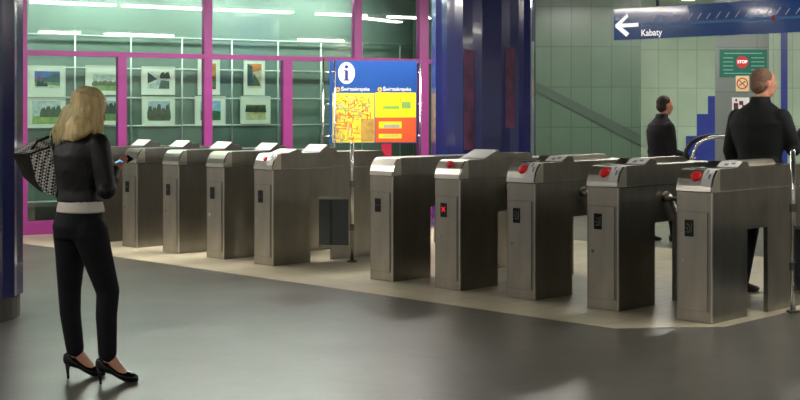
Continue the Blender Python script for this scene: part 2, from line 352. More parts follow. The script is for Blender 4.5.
# red reflections on the facets, built as mottled strips, and a steel edge strip
def strip(px, wpx, y0, y1, m, name, Yd):
    f0 = P(px-wpx/2, y1, Yd); f1 = P(px+wpx/2, y0, Yd); z0, z1 = f0.z, f1.z; out = []
    def hit(x):      # outermost shaft point straight behind this pixel column
        d = Vector((x.x, x.y, 0)).normalized(); o = Vector((-cr.location.x, -cr.location.y, 0)); best = 1e9
        for k in range(len(PR)):
            a, b = Vector((*PR[k], 0)), Vector((*PR[(k+1) % len(PR)], 0)); e = b-a; den = d.x*e.y-d.y*e.x
            if abs(den) < 1e-9: continue
            q = a-o; t_ = (q.x*e.y-q.y*e.x)/den; u_ = (q.x*d.y-q.y*d.x)/den
            if 0 <= u_ <= 1 and 0 < t_ < best: best = t_
        return o+d*best, d
    (a, da), (b, db) = hit(f0), hit(f1)
    bm = bmesh.new(); prism(bm, [a-da*.006, b-db*.006, b+db*.03, a+da*.03], (0, 0, z1-z0)); 
    for v in bm.verts: v.co.z += z0
    return finish(bm, name, m, cr)
RST = mat('red_reflection_strip', (98, 50, 88), .3, noise=(9, .6, (1, 1, .6)))
strip(469, 10, 50, 150, RST, 'reflection_strip', 14.745)
strip(510, 9, 48, 128, RST, 'reflection_strip', 14.82)
strip(533, 2.2, 42, 160, CHROME, 'edge_strip', 15.28)
column(-3.462, 9.75, .60, 34, 'dark blue faceted column at the left edge, in front of the glass', .17, 5)

# ------------------------------------------------------------------ ticket gates
GW_, GL = .304, 1.6
HOODP = [(0, .956), (.006, .995), (.022, 1.043), (.045, 1.080), (.075, 1.108), (.11, 1.117)]
def hood_strip(bm, l0, l1, i0, i1, t0, t1):
    pts = HOODP[i0:i1]; outer = [(d-t1*.8, z+t1*.7) for d, z in pts]; inner = [(d-t0*.8, z+t0*.7) for d, z in pts]
    prism(bm, [(l0, d, z) for d, z in outer]+[(l0, d, z) for d, z in reversed(inner)], (l1-l0, 0, 0))
CACHE = {}
def part(key, name, m, parent, build, smooth=False, bevel=0, mats=None):
    if key in CACHE:
        o = bpy.data.objects.new(name, CACHE[key]); C.objects.link(o); o.parent = parent; return o
    bm = bmesh.new(); build(bm); o = finish(bm, name, m, parent, smooth, bevel=bevel, mats=mats); CACHE[key] = o.data; return o
def gate(lat, label, kind, dot=None, sticker=False, symbol='grey', tripod=True, group='steel ticket gates'):
    tripod = tripod and lat != b0
    p = gw(lat, 0); t = thing('ticket_gate', label, 'ticket gate', (p.x, p.y, .003), -math.pi/4, group)
    def cab(bm): box(bm, (.004, .006, .0), (GW_-.004, .50, .950))
    part('cab', 'front_cabinet', STEEL, t, cab, bevel=.006)
    def rear(bm): box(bm, (.004, 1.35, .0), (GW_-.004, GL-.006, .950))
    part('rear', 'rear_cabinet', STEEL, t, rear, bevel=.006)
    def side(bm): box(bm, (GW_-.04, .80, .0), (GW_-.004, 1.3495, .6545))
    part('side', 'side_panel', STEEL, t, side, bevel=.004)
    def beam(bm): box(bm, (.03, .5005, .655), (GW_-.004, 1.3495, .950))
    part('beam', 'cross_beam', STEEL, t, beam, bevel=.004)
    # upper housing: profile along the depth
    def house(bm):
        pr = [(.11, .9565), (.11, 1.117), (GL-.11, 1.117), (GL-.075, 1.108), (GL-.03, 1.06), (GL, .9565)]
        prism(bm, [(0, d, z) for d, z in pr], (GW_, 0, 0))
    part('house', 'housing', STEEL, t, house, bevel=.003)
    def hood(bm):
        pr = HOODP+[(.1095, 1.117), (.1095, .956)]
        prism(bm, [(0, d, z) for d, z in pr[:5]]+[(0, .1095, 1.1165), (0, .1095, .956)], (GW_, 0, 0))
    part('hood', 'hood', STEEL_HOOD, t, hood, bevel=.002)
    def edge(bm):
        hood_strip(bm, GW_-.012, GW_+.002, 0, 5, 0.0, .004)
        box(bm, (GW_-.002, .0, .950), (GW_+.003, GL, .958))
    part('edge', 'edge_trim', CHROME, t, edge)
    def corner(bm): box(bm, (GW_-.011, .001, .004), (GW_-.001, .0058, .948)); box(bm, (GW_-.0038, .006, .004), (GW_-.001, .016, .948))  # bright strips standing in for the highlight along the front corner
    part('corner', 'corner_highlight', STEEL_HOOD, t, corner)
    def door(bm): box(bm, (.022, -.001, .085), (GW_-.04, .0055, .80))
    d = part('door', 'door', STEEL_FACE, t, door, bevel=.002)
    def kick(bm): box(bm, (.010, .001, .006), (GW_-.012, .0055, .078))
    part('kick', 'kick_plate', STEEL_FACE, t, kick, bevel=.002)
    def upper(bm): box(bm, (.010, .001, .808), (GW_-.012, .0055, .948))
    part('upper', 'upper_panel', STEEL_FACE, t, upper, bevel=.002)
    def lock(bm): tube(bm, [(.065, -.008, .45), (.065, -.0012, .45)], .013, 14)
    part('lock', 'lock', CHROME, d, lock)
    def disp(bm):
        box(bm, (.075, -.004, .622), (.15, -.0013, .745))
    w = part('disp', 'display_window', BLACK, t, disp, bevel=.001)
    if symbol == 'red':
        def sy(bm):
            for a in (1, -1):
                M = Matrix.Translation((.1125, -.0055, .69)) @ Matrix.Rotation(a*math.pi/4, 4, 'Y'); box(bm, (-.027, 0, -.006), (.027, .001, .006), M=M)
        part('symr', 'red_cross', LEDR, w, sy)
    elif symbol == 'grey':
        def sy(bm):
            for a, b in (((.087, .655), (.120, .655)), ((.120, .655), (.120, .70)), ((.120, .70), (.095, .715)), ((.135, .65), (.135, .72)), ((.09, .69), (.105, .67))):
                v = Vector((b[0]-a[0], 0, b[1]-a[1])); ang = math.atan2(-v.z, v.x)
                M = Matrix.Translation((a[0], -.0055, a[1])) @ Matrix.Rotation(ang, 4, 'Y'); box(bm, (0, 0, -.003), (v.length, .001, .003), M=M)
        part('symg', 'arrow_symbol', LEDG, w, sy)
    else:
        def sy(bm):
            box(bm, (.082, -.0055, .685), (.143, -.0045, .688)); box(bm, (.082, -.0055, .68), (.143, -.0045, .681))
        part('symb', 'divider', STEEL_DARK, w, sy)
    if dot:
        r, zz = dot
        def dt(bm):
            c = Vector((.15, .035, zz)); n = Vector((0, -.75, .66)); tube(bm, [c-n*.012, c+n*.008, c+n*.012, c+n*.014], [r, r, r*.85, r*.4], 22)
        part('dot%s' % (dot,), 'validator', RED, t, dt, True)
    if sticker:
        def stk(bm): hood_strip(bm, .205, .290, 1, 6, .0045, .0065)
        s = part('stk', 'pictogram_sticker', WHITE, t, stk)
        def pic(bm):
            hood_strip(bm, .232, .246, 3, 5, .0068, .008); hood_strip(bm, .258, .274, 2, 4, .0068, .008)
        part('pic', 'pictogram', mat('sticker_grey', (130, 135, 140), .5), s, pic)
    def wedge(name, w0, w1, z1, z2, after, l0=.012, l1=GW_-.002):
        key = 'w%s%s%s%s%s' % (w0, w1, z1, after, l0)
        def b(bm): prism(bm, [(l0, w0, 1.1175), (l0, w1, z1), (l0, w1+.03, z2), (l0, after, z2), (l0, after+.03, 1.1175)], (l1-l0, 0, 0))
        o = part(key, name, STEEL, t, b, bevel=.003)
        n = Vector((0, -(z1-1.1175), w1-w0)).normalized()
        def card(bm):
            a = Vector((0, w0, 1.1175)).lerp(Vector((0, w1, z1)), .10); e = Vector((0, w0, 1.1175)).lerp(Vector((0, w1, z1)), .97)
            ps = [a+n*.0005, e+n*.0005, e+n*.003, a+n*.003]; x0 = l0+(.02 if kind != 'near' else (l1-l0)*.38)
            prism(bm, [(x0, q.y, q.z) for q in ps], (l1-.006-x0, 0, 0))
        c = part(key+'c'+kind, 'white_card', WHITE, o, card)
        def mk(bm):
            x0 = l0+(l1-l0)*.55
            for f0, f1 in ((.3, .6), (.5, .75)):
                a = Vector((0, w0, 1.1175)).lerp(Vector((0, w1, z1)), f0)+n*.0032; e = Vector((0, w0, 1.1175)).lerp(Vector((0, w1, z1)), f1)+n*.0032
                prism(bm, [(x0, a.y, a.z), (x0, e.y, e.z), (x0, e.y+n.y*.001, e.z+n.z*.001), (x0, a.y+n.y*.001, a.z+n.z*.001)], (.035, 0, 0)); x0 += .05
        if kind == 'near': part(key+'m', 'pictogram', mat('sticker_grey', (130, 135, 140), .5), c, mk)
        return o
    if kind == 'near':
        wedge('card_reader', .35, .44, 1.165, 1.162, .50)
        def fin(bm): prism(bm, [(.004, .58, 1.1175), (.004, .62, 1.160), (.004, 1.25, 1.160), (.004, 1.32, 1.1175)], (.085, 0, 0))
        part('fin', 'side_rail', STEEL_HOOD, t, fin, bevel=.004)
        def pad(bm): box(bm, (.02, .13, 1.1176), (.20, .33, 1.121))
        part('pad', 'reader_pad', BLACK, t, pad, bevel=.001)
    elif kind == 'peak':
        wedge('card_reader', .30, .51, 1.20, 1.165, .95)
    elif kind == 'far':
        wedge('card_reader', .62, .735, 1.195, 1.165, .84)
        if sticker: wedge('card_reader', .20, .33, 1.155, 1.15, .36)
    else:
        def scr(bm):
            for d in (.62, .9): tube(bm, [(GW_-.05, d, 1.1175), (GW_-.05, d, 1.121)], .006, 8)
        part('scr', 'cover_screw', CHROME, t, scr)
    if tripod:
        def hub(bm):
            tube(bm, [(GW_-.003, .64, .86), (GW_+.035, .64, .85), (GW_+.06, .64, .83)], [.045, .04, .026], 18)
        h = part('hub', 'turnstile_hub', STEEL, t, hub, True)
        c = Vector((GW_+.045, .64, .842))
        for i, u in enumerate(((1, 0, -.02), (.22, .34, -.9), (.10, .62, -.75))):
            u = Vector(u).normalized(); L = .44 if i == 0 else .42
            def arm(bm): tube(bm, [c, c+u*L*.97, c+u*L], [.017, .017, .010], 12)
            part('arm%d' % i, 'turnstile_arm', CHROME if i == 0 else STEEL_DARK, h, arm, True)
    return t
S, S2, GAP = .822, .798, 1.697
b0 = -4*S-GAP
gate(0, 'nearest ticket gate at the right end, bright red button on its hood', 'near', dot=(.042, 1.065), sticker=True, tripod=False)
gate(-S, 'steel ticket gate with red button, second from the right end', 'near', dot=(.042, 1.065), sticker=True)
gate(-2*S, 'steel ticket gate with red button in the middle of the right row', 'near', dot=(.042, 1.065), sticker=True)
gate(-3*S, 'steel ticket gate with a red cross lit in its display', 'peak', dot=(.034, 1.085), symbol='red')
gate(-4*S, 'plain steel ticket gate without button, leftmost of the right row', 'plain', symbol='dark')
gate(b0, 'steel ticket gate with small red mark and white cards, rightmost of the left row', 'far', dot=(.026, 1.06), sticker=True, symbol='dark')
for k, lb in enumerate(('steel ticket gate without button, second from the right in the left row', 'steel ticket gate in the left row, third from its right end', 'steel ticket gate right beside the phone in the blonde woman\'s hand', 'ticket gate mostly hidden behind the standing blonde woman')):
    gate(b0-S2*(k+1), lb, 'far', symbol='dark')

# swing glass leaves with steel posts
FLAP = glass_mat('flap_glass', (170, 180, 186), rough=.05)
def flap(lat, dep, h, lx0, ly0, lx1, ly1, label, group=None):
    p = gw(lat, dep); t = thing('glass_swing_gate', label, 'swing gate', (p.x, p.y, .003), -math.pi/4)
    bm = bmesh.new(); tube(bm, [(0, 0, .012), (0, 0, h), (0, 0, h+.01)], [.02, .02, .012], 14); finish(bm, 'post', CHROME, t, True)
    bm = bmesh.new(); tube(bm, [(0, 0, 0), (0, 0, .012)], .05, 20); finish(bm, 'foot_plate', STEEL_DARK, t)
    d = Vector((lx1-lx0, ly1-ly0, 0)); L = d.length; u = d.normalized(); n = Vector((-u.y, u.x, 0))
    M = Matrix((( u.x, n.x, 0, lx0), (u.y, n.y, 0, ly0), (0, 0, 1, 0), (0, 0, 0, 1)))
    bm = bmesh.new(); box(bm, (0, -.005, .17), (L, .005, .64), M=M); finish(bm, 'glass_leaf', FLAP, t)
    bm = bmesh.new(); box(bm, (0, -.012, .145), (L, .012, .17), M=M); finish(bm, 'bottom_rail', STEEL, t)
    bm = bmesh.new(); box(bm, (0, -.012, .64), (L, .012, .665), M=M); finish(bm, 'top_rail', STEEL, t)
    for z in (.35, .80):
        bm = bmesh.new(); tube(bm, [(0, 0, z-.03), (0, 0, z+.03)], .027, 12); finish(bm, 'hinge', STEEL_DARK, t)
flap(b0+.60, .80, 1.21, -.02, -.03, -.26, -.22, 'steel post and glass leaf in the wide gap between the two rows of gates')
flap(.43, .95, 1.24, .02, -.01, .9, .02, 'steel post and glass leaf at the right edge beside the nearest gate')

# ------------------------------------------------------------------ information board
YI = 16.5
u = Vector((1, .10, 0)).normalized(); n = Vector((.10, -1, 0)).normalized()
pL = P(329.5, 60, YI); pR = P(417.5, 60, YI)
ib = thing('information_board', 'blue information board with city maps on steel posts, before the magenta frame', 'information board', (pL.x, YI, 0), math.atan2(u.y, u.x))
def ix(px): return (px-329.5)/F_PX*YI
def iz(py): return CAM_H-(py-HY)/F_PX*YI
obj_box('panel', (0, 0, iz(143.5)), (ix(417.5), .05, iz(60.5)), BLUEP, ib, bevel=.004)
for px in (334.5, 420.8):
    bm = bmesh.new(); tube(bm, [(ix(px), -.035 if px < 400 else .0, 0), (ix(px), -.035 if px < 400 else .0, iz(61))], .014, 12); finish(bm, 'post', CHROME, ib, True)
bm = bmesh.new(); tube(bm, [(ix(323.5), .08, 0), (ix(323.5), .08, iz(58))], .013, 12); finish(bm, 'post', CHROME, ib, True)
for py in (72, 104, 136):
    for a, b in ((322, 334.5), (416, 422)):
        bm = bmesh.new(); tube(bm, [(ix(a), .03, iz(py)), (ix(b), .0, iz(py))], .009, 8); finish(bm, 'bracket', CHROME, ib, True)
obj_box('red_foot', (ix(382), -.01, 0), (ix(391.5), .045, iz(144)), mat('red_post', (176, 30, 60), .4, noise=(5, .1)), ib, bevel=.004)
bm = bmesh.new(); prism(bm, [(ix(346.5)+.108*math.cos(a)*.98, -.006, iz(73)+.138*math.sin(a)) for a in [2*math.pi*k/36 for k in range(36)]], (0, .0055, 0))
ic = finish(bm, 'information_disc', WHITE, ib)
bm = bmesh.new()
zc = iz(73); xc = ix(346.5)
for a, b, c_, d_ in ((-.020, .020, -.085, .03), (-.042, .042, -.098, -.080), (-.04, .01, .02, .038)): box(bm, (xc+a, -.0075, zc+c_), (xc+b, -.0062, zc+d_))
prism(bm, [(xc+.024*math.cos(k*math.pi/8), -.0075, zc+.078+.024*math.sin(k*math.pi/8)) for k in range(16)], (0, .0013, 0))
finish(bm, 'letter_i', mat('letter_navy', (30, 36, 110), .5), ic)
BM = Matrix(((1, 0, 0, 0), (0, 0, -1, 0), (0, 1, 0, 0), (0, 0, 0, 1)))
for a in (338, 380):
    bm = bmesh.new(); cx = ix(a); cz = iz(89.5)
    prism(bm, [(cx+.028*math.cos(k*math.pi/8), -.004, cz+.03*math.sin(k*math.pi/8)) for k in range(16)], (0, .0035, 0), 0)
    prism(bm, [(cx+.013*math.cos(k*math.pi/8), -.005, cz+.014*math.sin(k*math.pi/8)) for k in range(16)], (0, .0008, 0), 1)
    finish(bm, 'location_mark', None, ib, mats=[mat('mark_yellow', (225, 170, 40), .5), BLUEP])
    text_obj('station_name', 'Świętokrzyska', .060, WHITE, ib, Matrix.Translation((ix(a+3), -.002, iz(89.2))) @ BM, bold=.0008)
# left map: streets over yellow blocks
YEL, MORG, MRED, MGRN = mat('map_yellow', (236, 208, 60), .5, noise=(12, .15)), mat('map_orange', (222, 120, 70), .5, noise=(9, .1)), mat('map_red', (222, 88, 44), .5, noise=(5, .06)), mat('map_green', (120, 168, 84), .5, noise=(9, .1))
OCH = mat('map_ochre', (176, 140, 66), .5, noise=(10, .3)); MGY = mat('map_grey', (170, 166, 150), .5, noise=(9, .1)); BRY = mat('sign_yellow', (248, 216, 22), .5, noise=(4, .04))
bm = bmesh.new(); rr = random.Random(4); x0, x1, z0, z1 = ix(332.5), ix(374.5), iz(142.5), iz(93)
box(bm, (x0, -.003, z0), (x1, -.0003, z1), 0); zm = (z0+z1)/2
box(bm, (x0+(x1-x0)*.68, -.0036, z0+.01), (x1-.005, -.0032, zm-.01), 4)
for k in range(190):
    x = rr.uniform(x0+.02, x1-.05); z = rr.uniform(z0+.02, z1-.04)
    if x > x0+(x1-x0)*.62 and z < zm: continue
    a = rr.choice((-.5, .35, 1.1, 1.5, 0)) if z > zm else rr.choice((0, 1.57)); l = rr.uniform(.03, .09); wd = rr.uniform(.007, .016)
    M = Matrix.Translation((x, -.0040-.00002*k, z)) @ Matrix.Rotation(a, 4, 'Y'); box(bm, (-l/2, 0, -wd/2), (l/2, .0005, wd/2), rr.choice((1, 2, 3, 3, 5, 2)), M)
finish(bm, 'district_map', None, ib, mats=[YEL, MORG, MRED, MGRN, OCH, MGY])
bm = bmesh.new(); x0, x1 = ix(375.5), ix(416.5)
box(bm, (x0, -.003, iz(117.5)), (x1, -.0003, iz(92.5)), 0); box(bm, (x0, -.003, iz(142.5)), (x1, -.0003, iz(117.6)), 1)
box(bm, (ix(383), -.004, iz(109)), (ix(399.5), -.0031, iz(106)), 2); box(bm, (ix(402), -.004, iz(108.5)), (ix(411), -.0031, iz(101.5)), 2); box(bm, (ix(400.5), -.004, iz(103)), (ix(401.3), -.0031, iz(98)), 3)
for y0, y1 in ((128.5, 121.5), (138.5, 134)): box(bm, (ix(379), -.004, iz(y0)), (ix(402), -.0031, iz(y1)), 0)
box(bm, (ix(384), -.0048, iz(128)), (ix(400), -.0041, iz(124.5)), 4); box(bm, (ix(383), -.0048, iz(136.8)), (ix(400), -.0041, iz(135.4)), 4)
finish(bm, 'station_plan', None, ib, mats=[BRY, MRED, MGRN, OCH, MGY])

# ------------------------------------------------------------------ hanging direction sign
YS = 14.0
ua = Vector((.72, -.69, 0)); ua.normalize(); na = Vector((-ua.y*-1, -ua.x, 0)); na = Vector((ua.y, -ua.x, 0)).normalized()
pS = P(614, 40, YS)
sg = thing('direction_sign', 'long hanging blue direction sign with white arrow and line diagram', 'sign', (pS.x, YS, 0), math.atan2(ua.y, ua.x))
def spx(px):   # distance along the sign for a pixel column
    u_ = (px-400)/F_PX; return (u_*YS-pS.x)/(ua.x-u_*ua.y)
def sz(px, py):
    s = spx(px); Yd = YS+ua.y*s; return CAM_H-(py-HY)/F_PX*Yd
z0 = sz(614, 40.2); z1 = sz(614, 9.5); SLN = 3.6
obj_box('sign_body', (0, 0, z0), (SLN, .14, z1), NAVY, sg, bevel=.012)
obj_box('end_cap', (-.012, .004, z0+.004), (-.0005, .136, z1-.004), mat('cap_blue', (110, 150, 205), .3, noise=(5, .05)), sg, bevel=.003)
for s in (.5, 2.9):
    bm = bmesh.new(); tube(bm, [(s, .07, z1+.0005), (s, .07, CEIL-.003)], .015, 10); finish(bm, 'hanger_rod', STEEL, sg, True)
SM = lambda x, z, e=-.0012: Matrix.Translation((x, e, z)) @ BM
# arrow
bm = bmesh.new(); xa, xb = spx(617), spx(638.5); zc = sz(628, 25.2); th = .034
box(bm, (xa+.03, -.0022, zc-th/2-.003), (xb, -.0004, zc+th/2+.003))
for sgn in (1, -1):
    x1_, z1_ = spx(627.5), zc+sgn*.105
    d = Vector((x1_-xa, 0, z1_-zc)).normalized(); nn = Vector((-d.z, 0, d.x))*th*.62
    q = [Vector((xa, -.003, zc))-nn-d*.01, Vector((xa, -.003, zc))+nn-d*.01, Vector((x1_+.012, -.003, z1_))+nn, Vector((x1_-.002, -.003, z1_))-nn]
    prism(bm, [tuple(v) for v in q], (0, .0008, 0))
finish(bm, 'arrow', mat('sign_white', (245, 245, 245), .3, emit=.28), sg)
text_obj('destination', 'Kabaty', .098, MATS['sign_white'], sg, SM(spx(641), sz(641, 33.3)), bold=.0006, squash=.95)
LBL = mat('line_blue', (62, 128, 190), .3, noise=(6, .05))
zl = sz(645, 25.2)
obj_box('line_diagram', (spx(641), -.0022, zl-.014), (SLN-.04, -.0005, zl+.014), LBL, sg)
x = spx(652); TK = mat('tick_white', (205, 214, 230), .4)
while x < SLN-.15:
    bm = bmesh.new(); M = Matrix.Translation((x, -.0024, zl+.030)) @ Matrix.Rotation(-math.radians(52), 4, 'Y'); box(bm, (0, 0, -.005), (random.uniform(.07, .10), .001, .005), M=M); x += .108
    finish(bm, 'station_label', TK, sg)
bm = bmesh.new(); cx = spx(773.5); prism(bm, [(cx+.02*math.cos(k*math.pi/8), -.0045, zl+.028*math.sin(k*math.pi/8)) for k in range(16)], (0, .002, 0)); finish(bm, 'here_mark', mat('here_red', (170, 36, 60), .4), sg)

# ------------------------------------------------------------------ notices on the pillar
def cbox(name, a, b, t0, t1, m, parent=None):
    A, B = P(*a, YC), P(*b, YC); return obj_box(name, (A.x, YC-t1, B.z), (B.x, YC-t0, A.z), m, parent)
ng = thing('stop_notice', 'green notice with red stop octagon high on the grey pillar', 'notice', (0, 0, 0))
cbox('notice_board', (719.5, 49.5), (767, 77), .001, .012, mat('notice_green', (22, 100, 84), .4, noise=(5, .06)), ng)
bm = bmesh.new(); c = P(742, 62, YC)
prism(bm, [(c.x+.085*math.cos(math.pi/8+k*math.pi/4), YC-.016, c.z+.085*math.sin(math.pi/8+k*math.pi/4)) for k in range(8)], (0, .0035, 0))
oc = finish(bm, 'stop_octagon', mat('stop_red', (196, 40, 44), .4), ng)
text_obj('stop_text', 'STOP', .055, MATS['sign_white'], oc, Matrix.Translation((c.x, YC-.018, c.z)) @ BM, align='CENTER', bold=.001)
bm = bmesh.new()
for y in (53.5, 58, 62, 66, 70, 73.5):
    for a, b in (((724, 762),) if y in (53.5, 73.5) else ((723, 733), (751, 764))):
        A, B = P(a, y-.6, YC), P(b, y+.4, YC); box(bm, (A.x, YC-.0135, B.z), (B.x, YC-.0122, A.z))
finish(bm, 'text_lines', mat('notice_text', (110, 176, 156), .5, noise=(80, .4)), ng)
ns = thing('no_smoking_sign', 'pale yellow no smoking sign under the green notice', 'sign', (0, 0, 0))
cbox('sign_plate', (735.5, 75.8), (748.8, 91.5), .0125, .016, mat('pale_yellow', (226, 208, 160), .5, noise=(5, .03)), ns)
bm = bmesh.new(); c = P(742, 83.5, YC)
for k in range(24):
    a0, a1 = 2*math.pi*k/24, 2*math.pi*(k+1)/24
    prism(bm, [(c.x+r*math.cos(a), YC-.018, c.z+r*math.sin(a)) for r, a in ((.062, a0), (.062, a1), (.078, a1), (.078, a0))], (0, .0018, 0))
M = Matrix.Translation((c.x, YC-.0185, c.z)) @ Matrix.Rotation(math.radians(45), 4, 'Y'); box(bm, (-.065, 0, -.007), (.065, .0015, .007), M=M)
finish(bm, 'prohibition_ring', mat('ring_red', (206, 60, 44), .4), ns)
bm = bmesh.new(); M = Matrix.Translation((c.x, YC-.0172, c.z)) @ Matrix.Rotation(math.radians(-35), 4, 'Y'); box(bm, (-.05, 0, -.006), (.05, .0006, .006), M=M); finish(bm, 'cigarette', BLACK, ns)
nd = thing('pictogram_sign', 'white sign with dark red pictogram, lowest on the grey pillar', 'sign', (0, 0, 0))
cbox('sign_plate', (732, 97.5), (749, 113), .001, .008, WHITE, nd)
bm = bmesh.new()
for a, b, c_, d_ in ((733.5, 103, 738, 112), (739, 101, 743, 105), (742, 105, 748, 112), (735, 99, 737, 101.5)):
    A, B = P(a, b, YC), P(c_, d_, YC); box(bm, (A.x, YC-.0095, B.z), (B.x, YC-.0082, A.z))
finish(bm, 'pictogram', mat('dark_red', (96, 30, 48), .5), nd)

# ------------------------------------------------------------------ curved handrail behind the gates
YH = 14.4
hr = thing('handrail', 'curved chrome handrail with a black rail, left of the man in the coat', 'handrail', (0, 0, 0))
cp = [(691.5, 0), (691.5, 168), (692, 160), (693.5, 152), (697.5, 145), (704, 139.8), (712, 137.4), (725, 137)]
pts = [Vector((P(691.5, 0, YH).x, YH, 0))]+[P(x, y, YH) for x, y in cp[1:]]+[P(725, 137, YH)+Vector((1.3, .4, 0))]
bm = bmesh.new(); tube(bm, pts, .019, 12); finish(bm, 'chrome_rail', CHROME, hr, True)
pts2 = [Vector((P(684, 0, YH).x, YH+.1, 0))]+[P(x-2-(6-i)*.7, y-2+(0 if i < 4 else 1.2), YH)+Vector((0, .1, 0)) for i, (x, y) in enumerate(cp[1:])]+[P(725, 136, YH)+Vector((1.3, .5, 0))]
bm = bmesh.new(); tube(bm, pts2, .026, 12); finish(bm, 'rubber_rail', mat('rubber', (18, 18, 19), .5, noise=(6, .1)), hr, True)

# ------------------------------------------------------------------ people
def remesh(o, vox, sm=6, it=.5):
    r = o.modifiers.new('r', 'REMESH'); r.mode = 'VOXEL'; r.voxel_size = vox; r.use_smooth_shade = True
    s = o.modifiers.new('s', 'SMOOTH'); s.factor = it; s.iterations = sm
def limb(bm, pts, rs, n=14):
    tube(bm, pts, rs, n)
    for p, r in zip(pts, rs): ball(bm, p, r*.99, 12)
def torso(bm, rows, R, F, n=24):
    loft(bm, [(c, R*a, F*b) for c, a, b in rows], n)
def hand(bm, wrist, d, pn, side, curl=.5, sc=1.0):
    """d: direction of the fingers, pn: palm normal (palm side), side: direction of the thumb"""
    d, pn, side = Vector(d).normalized(), Vector(pn).normalized(), Vector(side).normalized(); w = Vector(wrist)
    loft(bm, [(w-d*.01, side*.026*sc, pn*.019*sc), (w+d*.03*sc, side*.036*sc, pn*.017*sc), (w+d*.085*sc, side*.041*sc, pn*.014*sc), (w+d*.095*sc, side*.036*sc, pn*.010*sc)], 14)
    for off, L in ((.030, .068), (.010, .078), (-.010, .072), (-.030, .056)):
        a = w+d*.088*sc+side*off*sc; q = [a]; dd = d.copy()
        for k, f in enumerate((.45, .32, .23)):
            dd = (dd+pn*curl*(.5 if k == 0 else .9)).normalized(); q.append(q[-1]+dd*L*sc*f)
        limb(bm, q, [.0085*sc, .008*sc, .0072*sc, .006*sc], 8)
    a = w+d*.025*sc+side*.028*sc; b = a+(side*.7+d*.7+pn*.3).normalized()*.035*sc; c = b+(side*.25+d*.9+pn*.5).normalized()*.032*sc
    limb(bm, [a, b, c], [.013*sc, .010*sc, .007*sc], 8)
def head_shape(bm, c, R, F, U, s=1.0):
    c = Vector(c); M = Matrix((R, F, U)).transposed()
    ball(bm, c+U*.02*s, (.076*s, .095*s, .092*s), 20, M)
    ball(bm, c-U*.045*s+F*.022*s, (.058*s, .068*s, .066*s), 18, M)
    ball(bm, c-U*.088*s+F*.052*s, (.028*s, .026*s, .022*s), 12, M)
    tube(bm, [c+U*.012*s+F*.086*s, c-U*.012*s+F*.100*s, c-U*.030*s+F*.108*s, c-U*.038*s+F*.088*s], [.008*s, .011*s, .014*s, .010*s], 8)
    for q in (1, -1):
        ball(bm, c-U*.005*s+R*q*.077*s-F*.008*s, (.010*s, .018*s, .030*s), 10, M)
        ball(bm, c-U*.018*s+R*q*.035*s+F*.066*s, (.022*s, .020*s, .018*s), 10, M)
def face(parent, c, R, F, U, s, wmat=None):
    M = Matrix((R, F, U)).transposed()
    for q in (1, -1):
        bm = bmesh.new(); ball(bm, Vector(c)+U*.008*s+R*q*.031*s+F*.083*s, (.012*s, .007*s, .007*s), 10, M); e = finish(bm, 'eye', mat('eye_white', (225, 222, 216), .3), parent, True)
        bm = bmesh.new(); ball(bm, Vector(c)+U*.008*s+R*q*.031*s+F*.0885*s, (.005*s, .003*s, .005*s), 8, M); finish(bm, 'iris', mat('iris', (50, 40, 34), .3), e, True)
    bm = bmesh.new(); ball(bm, Vector(c)-U*.060*s+F*.087*s, (.024*s, .008*s, .007*s), 10, M); finish(bm, 'lips', mat('lips', (170, 88, 84), .5), parent, True)

# ---- blonde woman
WY = 7.45
def W(px, py, Y=WY): return P(px, py, Y)
wp = thing('person', 'blonde woman in black leather jacket and black trousers, looking at her phone', 'person', (-1.78, 7.45, 0))
ML = Matrix.Translation(-wp.location)
def wfin(bm, name, m, smooth=True, **k):
    bm.transform(ML); return finish(bm, name, m, wp, smooth, **k)
Fw = Vector((.64, .77, 0)).normalized(); Rw = Vector((Fw.y, -Fw.x, 0)); UZ = Vector((0, 0, 1))
shR, shL = W(99, 143.5, 7.37), W(61, 143, 7.62)
elR, elL = W(106, 190, 7.33), W(62, 190, 7.78)
wrR = W(114.5, 170.5, 7.48); wrL = W(104, 168, 7.78)
hipR, hipL = W(90, 232, 7.40), W(71, 232, 7.52)
knR, knL = W(108, 292, 7.42), W(69.5, 290, 7.55)
anR, anL = W(107.5, 353, 7.38), W(75, 348, 7.54)
ft = Vector((.93, .36, 0)).normalized()
hc = W(89, 108.5, 7.50); Fh = Vector((.80, .52, -.30)).normalized(); Rh = Fh.cross(UZ).normalized(); Uh = Rh.cross(Fh).normalized()
def wt(e):   # torso rows, inflated by e
    return [(W(78.5, 238, 7.46), .150+e, .118+e), (W(78, 226, 7.46), .160+e, .130+e), (W(79.5, 213, 7.47), .146+e, .112+e), (W(81, 203, 7.48), .122+e, .092+e),
            (W(80, 190, 7.48), .122+e, .092+e), (W(79, 170, 7.48), .142+e, .108+e), (W(79, 155, 7.48), .158+e, .112+e), (W(80, 143, 7.48), .165+e, .092+e), (W(81, 136, 7.48), .115+e, .065+e), (W(83, 131, 7.48), .058+e, .052+e)]
bm = bmesh.new(); torso(bm, wt(-.012), Rw, Fw)
limb(bm, [W(83, 136, 7.48), hc-Uh*.06], [.048, .046]); head_shape(bm, hc, Rh, Fh, Uh, .97)
for s_, e_, w_ in ((shR, elR, wrR), (shL, elL, wrL)): limb(bm, [s_, e_, w_], [.045, .036, .025])
phone_c = W(122.5, 161.5, 7.56)
hand(bm, wrR, (phone_c-wrR), (0, .35, .9), (-.75, .5, .2), .35, .92)
hand(bm, wrL, (phone_c-wrL), (0, -.2, .9), (.2, -.9, .2), .5, .92)
